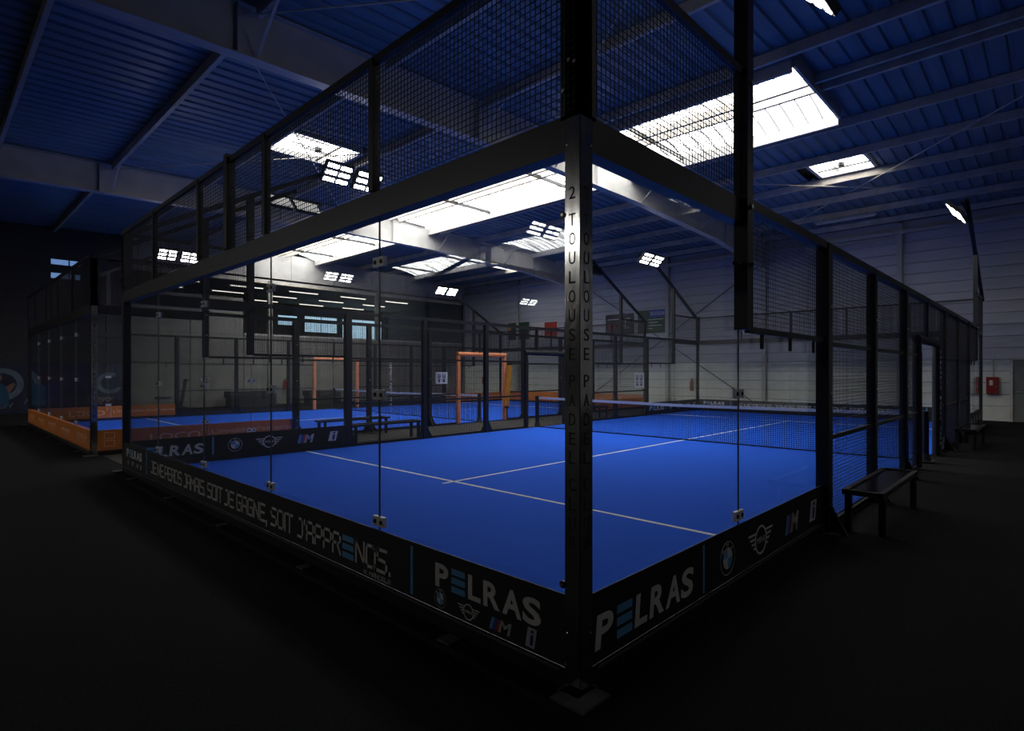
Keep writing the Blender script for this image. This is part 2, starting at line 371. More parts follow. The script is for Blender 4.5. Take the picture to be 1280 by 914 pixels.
# portal frame girders
def lerp(tab, y):
    for (a, za), (b, zb) in zip(tab, tab[1:]):
        if a <= y <= b: return za+(zb-za)*(y-a)/(b-a)
    return tab[-1][1] if y > tab[-1][0] else tab[0][1]
BOT = [(-2.2, 6.45), (0, 6.57), (5, 6.72), (8, 6.79), (12, 6.78), (17, 6.6), (22, 6.15)]
def girder(x, south=False):
    ys = [-2.1, 0, 2.5, 5, 8, R1, 12, 14.5, 17, 19.5, 21.9]; f = (lambda y: VAL*2-y) if south else (lambda y: y)
    ys = [y for y in ys]
    mb = MB()
    for a, b in zip(ys, ys[1:]):
        A, B = f(a), f(b); ta, tb = rz(a if not south else max(A, YS))-.03, rz(b if not south else max(B, YS))-.03
        ba, bb = lerp(BOT, a), lerp(BOT, b)
        mb.prism([(x-.008, A, ba), (x-.008, B, bb), (x-.008, B, tb), (x-.008, A, ta)], (.016, 0, 0))
        for (p, q, r_, s_) in (((A, ba), (B, bb), (B, bb+.022), (A, ba+.022)), ((A, ta-.022), (B, tb-.022), (B, tb), (A, ta))):
            mb.prism([(x-.12, *p), (x-.12, *q), (x-.12, *r_), (x-.12, *s_)], (.24, 0, 0))
    o = mb.build('roof_girder', 'beam', ceil); recalc(o.data); o['label'] = 'deep pale steel girder'
    mb = MB()
    for a in (1.0, 5.8, R1, 14.5, 18):
        mb.box((x-.1, f(a)-.006, lerp(BOT, a)+.02), (x+.1, f(a)+.006, rz(min(max(f(a), YS), YN))-.05))
    mb.each('stiffener', 'beam', ceil)
GX = [-18.0, -7.8, 2.4, 12.6]
for x in GX: girder(x)
for x in GX: girder(x, True)
PY = [-1.0, 1.25, 3.5, 5.85, 8.3, 9.85, 10.25, 12.2, 14.1, 15.9, 17.7, 19.5, 21.2]
bays = [(XW+.1, -18.15), (-17.85, -7.95), (-7.65, 2.25), (2.55, 12.45), (12.75, XE-.1)]
def purlin(xa, xb, y, h=.2):
    z = rz(y)-.02; mb = MB(); mb.box((xa, y-.004, z-h), (xb, y+.004, z)); mb.box((xa, y, z-h), (xb, y+.075, z-h+.006)); mb.box((xa, y, z-.006), (xb, y+.075, z))
    mb.box((xa, y+.07, z-h), (xb, y+.075, z-h+.025)); mb.build('purlin', 'purlin', ceil)
for xa, xb in bays:
    for y in PY: purlin(xa, xb, y, .16 if 9 < y < 11 else .2)
    for y in (-5.2, -7.6, -10, -12.4, -14.5, -18.1, -20.4, -22.8, -25.2): purlin(xa, xb, y)
# knee braces and bracing rods
for x in GX:
    for y in (1.25, 5.85, 8.3, 12.2, 15.9, 19.5):
        for sx in (-1, 1): MB().bar((x+sx*.9, y+.04, rz(y)-.2), (x+sx*.06, y+.04, lerp(BOT, y)+.06), .045, .01).build('knee_brace', 'purlin', ceil)
for (xa, ya, xb, yb) in ((-17.9, 1, -8, 8), (-17.9, 8, -8, 1), (-7.7, 1, 2.2, 8), (-7.7, 8, 2.2, 1.2), (-7.7, 12, 2.2, 21), (-7.7, 21, 2.2, 12), (-17.9, 12, -8, 21)):
    MB().tube((xa, ya, rz(ya)-.28), (xb, yb, rz(yb)-.28), .014, 6).build('bracing_rod', 'purlin', ceil)
MB().bar((XW+.2, 21.8, 6.86), (XE-.2, 21.8, 6.86), .16, .12).build('eaves_gutter', 'beam', ceil)
# north wall
wn = MB().box((-40, YN+.06, 0), (XE, YN+.26, 7.9)).build('wall_north', 'joint'); tag(wn, kind='structure')
CX = [-28.4, -23.1, -18.0, -12.6, -7.8, -2.66, 2.4, 9.0, 16.0]
for i in range(8):
    w = CX[i+1]-CX[i]-.16; up = MB().box((0, 0, .008), (w, .06, .392)).mesh('cladding_board'); up.materials.append(M['clad'])
    lo = MB().box((0, 0, .008), (w, .05, .392)).mesh('cladding_board'); lo.materials.append(M['cladlow'])
    for k in range(18):
        z = .1+k*.4; me = lo if z < 2.0 else up
        if i == 6 or (i == 5): pass
        o = link('cladding_board', me, wn, (CX[i]+.08, YN, z))
MB().box((-28.4, YN-.03, 0), (XE, YN+.06, .1)).build('plinth', 'cladlow', wn)
for x in CX[:-1]:
    mb = MB().box((x-.09, YN-.2, 0), (x+.09, YN-.185, 7.2)); mb.box((x-.09, YN-.015, 0), (x+.09, YN, 7.2)); mb.box((x-.006, YN-.185, 0), (x+.006, YN-.015, 7.2))
    mb.build('column', 'beam', wn)
for (xa, za, xb, zb) in ((-7.9, 6.4, -17.9, -.2+.3), (-7.9, .1, -17.9, 6.4)):
    MB().tube((xa, YN-.1, za), (xb, YN-.1, zb), .022, 6).build('cross_brace', 'joint', wn)
mb = MB().tube((-4.6, YN-.25, 6.6), (-2.9, YN-.25, 6.62), .05, 8); mb.tube((-2.9, YN-.25, 6.62), (-2.9, YN-.25, 6.95), .05, 8); mb.tube((-4.6, YN-.25, 6.6), (-5.9, YN-.25, 6.35), .05, 8); mb.tube((-5.9, YN-.25, 6.35), (-6.0, YN-.25, 3.6), .05, 8)
mb.build('drain_pipe', 'beam', wn)
# east, south
tag(MB().box((XE, YS-.2, 0), (XE+.2, YN+.2, 7.9)).build('wall_east', 'clad'), kind='structure')
tag(MB().box((XW-.2, YS-.2, 0), (XE, YS, 7.9)).build('wall_south', 'dark'), kind='structure')
# west wall: closed dark part, half-height grey part, white wall above
ww = MB().box((XW-.2, YS, 0), (XW, 1.2, 7.6)).box((XW-.2, 2.1, 0), (XW, 3.7, 7.6)).box((XW-.2, 1.2, 0), (XW, 2.1, 5.43)).box((XW-.2, 1.2, 5.65), (XW, 2.1, 5.98)).box((XW-.2, 1.2, 6.2), (XW, 2.1, 7.6)).build('wall_west', 'dark')
tag(ww, kind='structure')
for k in range(8):
    ya = 3.74+k*2.28; MB().box((XW-.14, ya, .02), (XW-.02, ya+2.24, 3.5 if k > 1 else 5.3)).build('wall_panel', 'greyw', ww)
MB().box((XW-.18, 8.3, 3.5), (XW+.02, YN, 3.6)).build('capping', 'beam', ww)
MB().box((XW-.12, 3.7, 0), (XW-.06, YN, 3.5)).build('wall_core', 'joint', ww)
for y in (3.7, 9.5, 15.5, 21.9): MB().box((XW-.12, y-.1, 0), (XW+.08, y+.1, 6.3)).build('column', 'greyw', ww)
lw = MB()
for k in range(8): MB().box((XW-.15, 3.7+k*2.29, 6.24), (XW, 3.7+k*2.29+2.27, 7.75)).build('upper_panel', 'beam', ww)
MB().box((XW-.2, 3.7, 6.15), (XW+.04, YN, 6.24)).build('edge_trim', 'purlin', ww)
for k, z in enumerate((5.54, 6.09)):
    w = thing('window_%d' % (k+10), None, None); tag(w, kind='structure')
    MB().box((XW-.12, 1.2, z-.11), (XW-.08, 1.74, z+.11)).build('pane', 'skyglass2', w); MB().box((XW-.12, 1.78, z-.11), (XW-.08, 2.1, z+.11)).build('pane', 'skyglass2', w)
    MB().box((XW-.14, 1.74, z-.11), (XW-.06, 1.78, z+.11)).build('mullion', 'black', w)
# annex behind
tag(MB().box((-38.4, 3, 0), (-38.2, 26, 6.4)).build('wall_annex', 'greyw'), kind='structure')
tag(MB().box((-38.4, 3.5, 0), (XW-.2, 3.7, 6.4)).build('wall_annex_side', 'greyw'), kind='structure')
tag(MB().box((-38.4, 3, 6.35), (XW, 26, 6.45)).build('ceiling_annex', 'greyw'), kind='structure')
for k, (ya, yb, za, zb) in enumerate(((13.8, 15.1, 4.9, 5.55), (15.6, 18.0, 4.5, 5.6), (18.4, 21.6, 4.2, 5.6))):
    w = thing('window_%d' % (k+12), None, None); tag(w, kind='structure'); n = 2 if k else 1
    for j in range(n):
        y0 = ya+(yb-ya)*j/n+.03; y1 = ya+(yb-ya)*(j+1)/n-.03; MB().box((-38.19, y0, za), (-38.16, y1, zb)).build('pane', 'skyglass', w)
    mb = MB().box((-38.2, ya-.05, za-.05), (-38.13, yb+.05, za)); mb.box((-38.2, ya-.05, zb), (-38.13, yb+.05, zb+.05)); mb.box((-38.2, ya-.05, za), (-38.13, ya, zb)); mb.box((-38.2, yb, za), (-38.13, yb+.05, zb))
    mb.build('frame', 'black', w)
def strip_light(x, y, z, ln, lit, lab, along='y', grp=None):
    t = thing('strip_light', lab, 'ceiling light', (x, y, z), 0 if along == 'y' else math.pi/2, grp)
    MB().box((-.09, -ln/2, 0), (.09, ln/2, .06)).build('housing', 'beam', t)
    MB().tube((0, -ln/2+.05, -.02), (0, ln/2-.05, -.02), .022, 8).build('tube', 'tube' if lit else 'white', t)
    mb = MB().bar((0, -ln*.35, .06), (0, -ln*.35, .14), .02); mb.bar((0, ln*.35, .06), (0, ln*.35, .14), .02); mb.each('hanger', 'black', t)
rows = {-30.6: 'front', -33.4: 'middle', -36.2: 'back'}
ordn = ['first', 'second', 'third', 'fourth', 'fifth', 'sixth', 'seventh', 'eighth']
for x, rn in rows.items():
    for k, y in enumerate((6.2, 9.2, 12.2, 15.2, 18.2)):
        strip_light(x, y, 6.2, 1.7, True, 'lit fluorescent strip beyond the white wall, %s from left in the %s row' % (ordn[k], rn), grp='fluorescent strips in the annex')
strip_light(-3.9, 19.4, 7.08, 2.0, False, 'unlit strip light under the roof near the right end of the far wall', 'x')
# door at far right
dr = thing('door_1', None, None, (.57, YN-.02, 0)); tag(dr, kind='structure')
MB().box((.1, -.04, 0), (1.05, 0, 2.08)).build('leaf', 'doorm', dr); MB().box((0, -.09, 0), (.09, .0, 2.15)).build('frame', 'white', dr); MB().box((1.06, -.09, 0), (1.15, 0, 2.15)).build('frame', 'white', dr)
MB().box((0, -.09, 2.09), (1.15, 0, 2.17)).build('frame', 'white', dr); MB().tube((.16, -.1, 1.0), (.34, -.1, 1.0), .015, 8).bar((.2, -.1, 1.0), (.2, -.04, 1.0), .03).build('handle', 'bolt', dr)
# wall things
hb = thing('fire_hose_box', 'red fire hose box on the far wall at the right end', 'fire equipment', (-.06, YN-.02, .93)); hb.scale = (.78, 1, .95)
MB().box((0, -.16, 0), (.42, 0, .6)).build('cabinet', 'firered', hb); MB().box((.02, -.175, .02), (.40, -.16, .58)).build('door', 'firered', hb); MB().box((.12, -.178, .3), (.24, -.175, .48)).build('label_plate', 'white', hb)
MB().tube((.36, -.19, .25), (.36, -.175, .25), .02, 8).build('knob', 'bolt', hb); MB().box((.19, -.05, .6), (.23, -.01, 1.25)).build('pipe', 'white', hb)
def extinguisher(x, y, z, label):
    t = thing('fire_extinguisher', label, 'fire equipment', (x, y, z), 0, 'fire extinguishers')
    mb = MB().tube((0, 0, 0), (0, 0, .42), .085, 14); mb.tube((0, 0, .42), (0, 0, .5), .085, 14, .03); mb.build('cylinder', 'firered', t)
    MB().tube((0, 0, .5), (0, 0, .55), .025, 8).bar((0, 0, .56), (.1, 0, .6), .02).build('valve', 'black', t)
    mb = MB()
    pts = [(.02, -.03, .54), (.1, -.06, .55), (.13, -.07, .4), (.12, -.07, .15)]
    for p, q in zip(pts, pts[1:]): mb.tube(p, q, .012, 6)
    mb.build('hose', 'black', t); MB().box((-.05, .06, .3), (.05, .12, .36)).build('bracket', 'bolt', t)
extinguisher(-11.3, YN-.13, .78, 'red fire extinguisher on the far wall behind the far left court corner')
extinguisher(-26.3, YN-.13, .9, 'red fire extinguisher on the far wall beside the orange gate frame')
extinguisher(-28.25, 10.2, .8, 'red fire extinguisher on the grey wall behind the far court')

def poster(name, label, x0, x1, z0, z1, base):
    t = thing(name, label, 'sign', (0, 0, 0)); MB().box((x0, YN-.04, z0), (x1, YN-.005, z1)).build('panel', base, t)
    return t, Face((0, YN-.04, 0), (1,0,0), (0,-1,0), t)
t, F = poster('advert_panel', 'very dark green advert panel leftmost on the far wall', -24.05, -22.25, 3.65, 4.7, 'pgreen')
mb = MB(); F.rect(mb, -24.0, 4.2, -23.8, 4.55); F.done(mb, 'picture', 'yellow'); mb = MB(); F.rect(mb, -23.6, 4.0, -22.4, 4.15); F.done(mb, 'caption_bar', 'pdark')
t, F = poster('advert_panel', 'white advert panel with red square on the far wall', -22.1, -19.9, 3.6, 4.6, 'white')
mb = MB(); F.rect(mb, -20.95, 3.62, -19.95, 4.58); F.done(mb, 'red_square', 'red'); F.text('financière', -21.8, -20.3, 4.1, 4.35, 'pdark'); F.text('confiance', -20.85, -20.05, 3.7, 3.85, 'white')
t, F = poster('advert_panel', 'narrow dark teal advert panel just left of the steel corner post', -19.4, -18.4, 3.5, 4.5, 'teal')
mb = MB(); F.rect(mb, -19.35, 3.9, -18.45, 3.98); F.done(mb, 'stripe', 'white')
t, F = poster('advert_panel', 'charcoal advert panel with red and white lettering on the far wall', -16.45, -14.65, 3.62, 4.7, 'pdark')
F.text('33', -16.3, -15.8, 3.95, 4.2, 'red', bold=.04); F.text('41.', -15.55, -14.95, 3.92, 4.35, 'white', bold=.03); mb = MB(); F.rect(mb, -16.3, 4.42, -14.8, 4.46); F.done(mb, 'caption_bar', 'white')
t, F = poster('advert_panel', 'green advert panel with blue header on the far wall', -14.4, -12.75, 3.62, 4.78, 'pgreen')
mb = MB(); F.rect(mb, -13.7, 4.42, -12.78, 4.76); F.done(mb, 'header', 'pblue'); F.text('DECATHLON', -13.65, -12.83, 4.5, 4.68, 'white', bold=.02, d=.004)
mb = MB()
for k, (a, b) in enumerate(((-13.75, -12.9), (-13.75, -13.2), (-13.75, -13.0), (-13.75, -13.5))): F.rect(mb, a, 4.28-k*.15, b, 4.32-k*.15)
mb.each('caption_line', 'white', t)

# mural on the dark west wall
mt = thing('wall_mural', 'dark navy players mural on the wall at far left behind the courts', 'mural', (0,0,0))
MB().box((XW+.0, -3.6, .06), (XW+.04, 3.6, 2.05)).build('panel', 'mural', mt)
F = Face((XW+.04, 0, 0), (0,1,0), (1,0,0), mt)
mb = MB(); F.ring(mb, (-.2, 1.2), .42, .62, 30, .002, 0, 360); F.done(mb, 'ring', 'mring'); mb = MB(); F.ring(mb, (3.05, 1.2), .3, .45, 30, .002, 60, 330); F.done(mb, 'ring', 'mring')
mb = MB(); F.poly(mb, [(-.95,.35),(.0,.35),(.0,.9),(-.15,1.2),(-.45,1.3),(-.95,1.1)], .004); F.done(mb, 'printed_shirt', 'teal')
mb = MB(); F.ring(mb, (-.32, 1.45), 0, .14, 14, .004); F.poly(mb, [(-.1,1.1),(.0,.85),(.2,1.2),(.1,1.25)], .005); F.done(mb, 'printed_skin', 'skin')
mb = MB(); F.poly(mb, [(.7,.5),(1.5,.5),(1.4,1.2),(.8,1.2)], .004); F.done(mb, 'printed_figure', 'navy'); mb = MB(); F.poly(mb, [(.6,1.2),(1.5,1.3),(1.4,1.7),(.75,1.65)], .004); F.done(mb, 'printed_figure', 'dimred')
F.text('SH', -.2, .08, .28, .5, 'mtext', skew=.4); F.text('MAXIME', .45, 1.35, .42, .62, 'mtext', skew=.3); F.text('Sanyo', 2.3, 3.1, .42, .7, 'mtext', skew=.3)

# ------------------------------------------------------------- courts
_mesh_cache = {}
def grid_mesh(L, z0, z1, p=.04, w=.0042, axis='x'):
    key = (round(L, 3), z0, z1, p, w, axis)
    if key in _mesh_cache: return _mesh_cache[key]
    mb = MB(); n = max(1, round(L/p)); m = max(1, round((z1-z0)/p))
    P = (lambda a, z: (a, 0, z)) if axis == 'x' else (lambda a, z: (0, a, z))
    for i in range(n+1): mb.wire(P(L*i/n, z0), P(L*i/n, z1), w)
    for j in range(m+1): mb.wire(P(0, z0+(z1-z0)*j/m), P(L, z0+(z1-z0)*j/m), w)
    me = mb.mesh('mesh_panel'); me.materials.append(M['wire']); _mesh_cache[key] = me; return me

def floodlight_mast(xe, y0, sy, sx, label, court, in_grp):
    # xe,y0: corner; sy: direction along y into court; sx: inward x direction
    t = thing('floodlight_mast', label, 'floodlight', (xe, y0, 0), 0, in_grp)
    MB().box((-.055, sy*2-.055, 2.0), (.055, sy*2+.055, 5.1)).build('mast_post', 'pole', t)
    a = Vector((0, sy*.0, 3.95)); b = Vector((0, sy*4.0, 6.22))
    MB().bar(a, b, .09, .09).build('arm', 'pole', t)
    MB().bar((0, sy*3.2, 5.78), (sx*.28, sy*4.0, 5.98), .05).build('arm_bracket', 'pole', t)
    MB().bar((sx*.05, sy*4.0-.66, 6.04), (sx*.05, sy*4.0+.66, 6.04), .04).build('crossbar', 'pole', t)
    tilt = math.radians(46)*(-sx)   # rotate about y so the faces look inward
    for k in (-1, 1):
        e = bpy.data.objects.new('floodlight', None); COL.objects.link(e)
        hz = MB().box((-.24, -.3, .0), (.24, .3, .09)).mesh('floodlight'); hz.materials.append(M['black'])
        bpy.data.objects.remove(e); e = link('floodlight', hz, t, (sx*.24, sy*4.0+k*.35, 5.9)); e.rotation_euler = (0, tilt, 0)
        for i in range(3):
            for j in range(2): link('led_cell', LEDM, e, (-.16+.16*i, -.145+.29*j, -.004))
    mb = MB()
    for z in (2.5, 2.95, 3.9): mb.tube((sx*-.075, sy*2, z), (sx*-.055, sy*2, z), .02, 6)
    mb.each('bolt', 'bolt', t)
    return t
LEDM = MB().box((-.042, -.12, -.006), (.042, .12, .006)).mesh('led_cell'); LEDM.materials.append(M['led'])
_c = MB().box((-.075, -.014, -.037), (.075, .014, .037)); _nf = len(_c.f)
_c.tube((-.042, -.02, 0), (-.042, .02, 0), .017, 8).tube((.042, -.02, 0), (.042, .02, 0), .017, 8)
M['jointm'] = mat('grey_seal', (.10,.105,.11), .3, noise=.1)
CLM = _c.mesh('clamp'); CLM.materials.append(M['clampm']); CLM.materials.append(M['engr'])
for _p in CLM.polygons[_nf:]: _p.material_index = 1

def glass(t0, cname, wall, k, n, a, b, z1, axis, c, seam, clampz):
    if axis == 'x': t = MB().box((min(a,b)+.008, c-.006, .06), (max(a,b)-.008, c+.006, z1)).build('glass_panel', 'glass', t0)
    else: t = MB().box((c-.006, min(a,b)+.008, .06), (c+.006, max(a,b)-.008, z1)).build('glass_panel', 'glass', t0)
    if seam is not None:
        (MB().box((seam-.0025, c-.0065, .06), (seam+.0025, c+.0075, z1)) if axis == 'x' else MB().box((c-.0065, seam-.0025, .06), (c+.0065, seam+.0025, z1))).build('joint_strip', 'jointm', t)
        for z in clampz:
            o = link('clamp', CLM, t, (seam, c, z) if axis == 'x' else (c, seam, z)); o.rotation_euler = (0, 0, 0 if axis == 'x' else math.pi/2)

def court(xe, cname, style, extra):
    xw = xe-10; cg = cname
    tf = thing('court_surface', 'blue artificial turf playing surface of the %s' % cname, 'court', (0,0,0), 0, None)
    MB().box((xw+.095, .095, .002), (xe-.095, 19.905, .022)).build('turf', 'turf', tf)
    for (p, q) in (((xw+.05, 3.025), (xe-.05, 3.075)), ((xw+.05, 16.925), (xe-.05, 16.975)), ((xe-5.025, 2.85), (xe-4.975, 17.15))):
        MB().box((*p, .0225), (*q, .0265)).build('line', 'line', tf)['label'] = 'white painted court line'
    # ---- end walls
    for y, wl, out in ((0, 'near end wall', -1), (20, 'far end wall', 1)):
        t = thing('court_end_fence', 'glass and mesh %s of the %s' % (wl, cname), 'court fence', (0,0,0), 0, 'end walls of the courts')
        yi = y-out*.0
        MB().box((xw+.1, y, 2.83), (xe-.1, y-out*.10, 3.02)).build('glass_beam', 'black', t)
        MB().box((xw, y-.02, 3.96), (xe, y+.02, 4.02)).build('top_rail', 'black', t)
        MB().box((xw+.1, y-out*.005, 0), (xe-.1, y-out*.09, .11)).build('base_rail', 'black', t)
        MB().box((xw+.12, y+out*.022, .105), (xe-.12, y+out*.03, .116)).build('trim_strip', 'alu', t)
        pts = [0, 2, 4, 5, 6, 8, 10]
        for a in pts[1:-1]:
            w = .045 if a == 5 else .03; MB().box((xe-a-w, y-w, 3.02), (xe-a+w, y+w, 4.0 if a != 5 else 4.05)).build('post', 'black', t)
        for a, b in zip(pts, pts[1:]): link('mesh_panel', grid_mesh(b-a-.08, 3.04, 3.96), t, (xe-b+.04, y, 0))
        for xx, s in ((xe, -1), (xw, 1)):
            MB().box((xx, y, 0), (xx+s*.1, y-out*.1, 4.05)).build('corner_post', 'black', t)
            MB().box((xx, y, 3.0), (xx+s*.135, y-out*.02, 4.05)).build('corner_flange', 'black', t)
            mb = MB(); mb.box((xx-s*.12, y+out*.12, .001), (xx+s*.1, y-out*.1, .014)); mb.build('foot_plate', 'plate', t)
            mb = MB()
            for z, o_ in ((3.28, .03), (3.3, .07), (3.15, .11)): mb.tube((xx+s*o_, y, z), (xx+s*o_, y+out*.012, z), .011, 6)
            mb.each('bolt', 'bolt', t)
        for a in (1, 3, 5, 7, 9): MB().box((xe-a-.06, y+out*.02, .001), (xe-a+.06, y+out*.12, .012)).build('foot_plate', 'plate', t)
        for k in range(5):
            a = xe-2*k-(.1 if k == 0 else 0); b = xe-2*k-2+(.1 if k == 4 else 0)
            glass(t, cname, wl, k, 5, a, b, 2.84, 'x', y-out*.045, (xe-2*k-2) if k < 4 else None, (.545, 1.5, 2.5))
    # ---- side walls
    for x, wl, out in ((xe, 'right side wall', 1), (xw, 'left side wall', -1)):
        t = ft = thing('side_fence', 'glass and black mesh %s fence of the %s' % (wl.replace(' wall', ''), cname), 'court fence', (0,0,0), 0, 'side fences')
        g0, g1 = (9.1, 11.1) if not (x == -10) else (9.55, 11.25)
        for ya, yb in ((.1, 2), (18, 19.9)):
            MB().box((x, ya, 2.83), (x-out*.10, yb, 3.02)).build('glass_beam', 'black', t); MB().box((x-.02, ya-.1, 3.96), (x+.02, yb+.1, 4.02)).build('top_rail', 'black', t)
            link('mesh_panel', grid_mesh(1.8, 3.04, 3.96, axis='y'), t, (x, ya+.04, 0))
        MB().box((x-.05, 2.05, 2.94), (x+.05, 17.95, 3.02)).build('top_rail', 'black', t)
        MB().box((x-out*.005, .1, 0), (x-out*.09, 4, .11)).build('base_rail', 'black', t); MB().box((x-out*.005, 16, 0), (x-out*.09, 19.9, .11)).build('base_rail', 'black', t)
        MB().box((x+out*.022, .12, .105), (x+out*.03, 4, .116)).build('trim_strip', 'alu', t); MB().box((x+out*.022, 16, .105), (x+out*.03, 19.88, .116)).build('trim_strip', 'alu', t)
        for y in (0, 20): MB().box((x, y-(.0 if y == 0 else .135), 3.0), (x-out*.02, y+(.135 if y == 0 else 0), 4.05)).build('corner_flange', 'black', t)
        posts = [4, 6, 8, 12, 14, 16]
        for y in posts:
            w = .065 if y in (4, 16) else .055; MB().box((x-w, y-w, 0), (x+w, y+w, 3.0)).build('post', 'black', t)
            mb = MB()
            for z in (.45, 1.45, 2.35): mb.tube((x+out*w, y, z), (x+out*(w+.012), y, z), .014, 6)
            mb.each('bolt', 'bolt', t)
            mb = MB(); ox = x+out*w; mb.prism([(x+out*0, y-w-.16, 0), (x, y-w, 0), (x, y-w, .3)], (.03, 0, 0)); mb.prism([(x, y+w, 0), (x, y+w+.2, 0), (x, y+w, .35)], (.03, 0, 0)); mb.prism([(ox, y-.015, 0), (ox+out*.16, y-.015, 0), (ox, y-.015, .3)], (0, .03, 0))
            for g in mb.each('gusset', 'black', t): recalc(g.data)
            MB().box((x-.11, y-.12, .001), (x+.17*out+.0, y+.12, .013)).build('foot_plate', 'plate', t)
        MB().box((x-.035, 9.97, 2.28), (x+.035, 10.03, 2.95)).build('short_post', 'black', t)
        for ya, yb in ((2.06, 3.94), (16.06, 17.94)):
            MB().box((x-.02, ya, 1.98), (x+.02, yb, 2.03)).build('rail', 'black', t); link('mesh_panel', grid_mesh(yb-ya, 2.03, 2.94, axis='y'), t, (x, ya, 0))
            mb = MB()
            for q in (.3, .95, 1.6): mb.bar((x, ya+q, 1.86), (x, ya+q, 1.99), .025)
            mb.each('glass_hook', 'black', t)
        for ya, yb in ((4.07, 5.94), (6.06, 7.94), (8.06, g0-.06), (g1+.06, 11.94), (12.06, 13.94), (14.06, 15.93)):
            if yb-ya < .15: continue
            for z in (.97, 1.97): MB().box((x-.02, ya, z-.022), (x+.02, yb, z+.022)).build('rail', 'black', t)
            MB().box((x-.02, ya, .02), (x+.02, yb, .07)).build('rail', 'black', t)
            link('mesh_panel', grid_mesh(yb-ya, .07, 2.94, axis='y'), t, (x, ya, 0))
        link('mesh_panel', grid_mesh(g1-g0, 2.3, 2.94, axis='y'), t, (x, g0, 0))
        # padded gate frame
        pm = 'opad' if style == 'orange' else 'board'
        gt = thing('padded_gate_frame', '%s padded gate frame by the net, %s of the %s' % ('orange' if style == 'orange' else 'black', wl.replace(' wall', ''), cname), 'gate', (x, 0, 0), 0, 'padded gate frames')
        r = .075
        for y in (g0, g1):
            mb = MB()
            zz = [0.03, .5, .52, 1.0, 1.02, 1.5, 1.52, 2.0, 2.18]
            for k, (za, zb) in enumerate(zip(zz, zz[1:])): mb.tube((0, y, za), (0, y, zb), r*(.93 if k % 2 else 1), 12)
            mb.build('post_pad', pm, gt)
        MB().tube((0, g0-.05, 2.24), (0, g1+.05, 2.24), r, 12).build('header_pad', pm, gt)
        if style != 'orange':
            FF = Face((x+out*.0, g1, 0), (0, out, 0), (out, 0, 0), gt)
            for k, ch in enumerate('TOULOUSE PADEL CLUB'):
                if ch != ' ': FF.text(ch, -.035, .035, 2.02-k*.1, 2.09-k*.1, 'white', d=.078)
        # side glass
        for k, (ya, yb) in enumerate(((.1, 2), (2, 3.94))):
            glass(ft, cname, wl, k, 2, ya, yb, 2.84 if k == 0 else 1.99, 'y', x-out*.045, 2 if k == 0 else None, (.545, 1.5))
        for k, (ya, yb) in enumerate(((16.06, 18), (18, 19.9))):
            glass(ft, cname, wl, k+2, 2, ya, yb, 1.99 if k == 0 else 2.84, 'y', x-out*.045, 18 if k == 0 else None, (.545, 1.5))
        for y0, sy, nm in ((0, 1, 'near'), (20, -1, 'far')):
            floodlight_mast(x, y0, sy, -out, 'slanted black floodlight mast, %s %s corner of the %s' % (nm, wl.split()[0], cname), cname, 'floodlight masts')
    # ---- net
    t = thing('net', 'low net with white top band across the %s' % cname, 'net', (0, 10, 0), 0, 'court nets')
    x0, x1 = xw+.1, xe-.1; N = 200; mb = MB()
    top = lambda x: .82+.04*abs((x-(xe-5))/5)**1
    for i in range(N+1): x = x0+(x1-x0)*i/N; mb.wire((x, 0, .03), (x, 0, top(x)), .006)
    for j in range(20):
        n = 8
        for i in range(n): xa = x0+(x1-x0)*i/n; xb = x0+(x1-x0)*(i+1)/n; f = j/19; mb.wire((xa, 0, .03+(top(xa)-.03)*f), (xb, 0, .03+(top(xb)-.03)*f), .006)
    tag(mb.build('netting', 'netb', t))
    mb = MB(); n = 12
    for i in range(n): xa = x0+(x1-x0)*i/n; xb = x0+(x1-x0)*(i+1)/n; mb.bar((xa, 0, top(xa)+.03), (xb, 0, top(xb)+.03), .02, .065)
    mb.build('top_band', 'netw', t); MB().bar((x0, 0, .03), (x1, 0, .03), .03, .03).build('bottom_cord', 'netb', t)
    for x in (xe-.02, xw+.02):
        MB().tube((x, 0, .1), (x, 0, .95), .062, 14).build('post', 'black', t); MB().tube((x, 0, .02), (x, 0, .16), .1, 14, .07).build('post_shoe', 'dark', t); MB().box((x-.14, -.12, .022), (x+.14, .12, .036)).build('base_plate', 'plate', t)
AN, BN = 'front court', 'rear orange court'
court(0.0, AN, 'black', None)
court(-12.62, BN, 'orange', None)

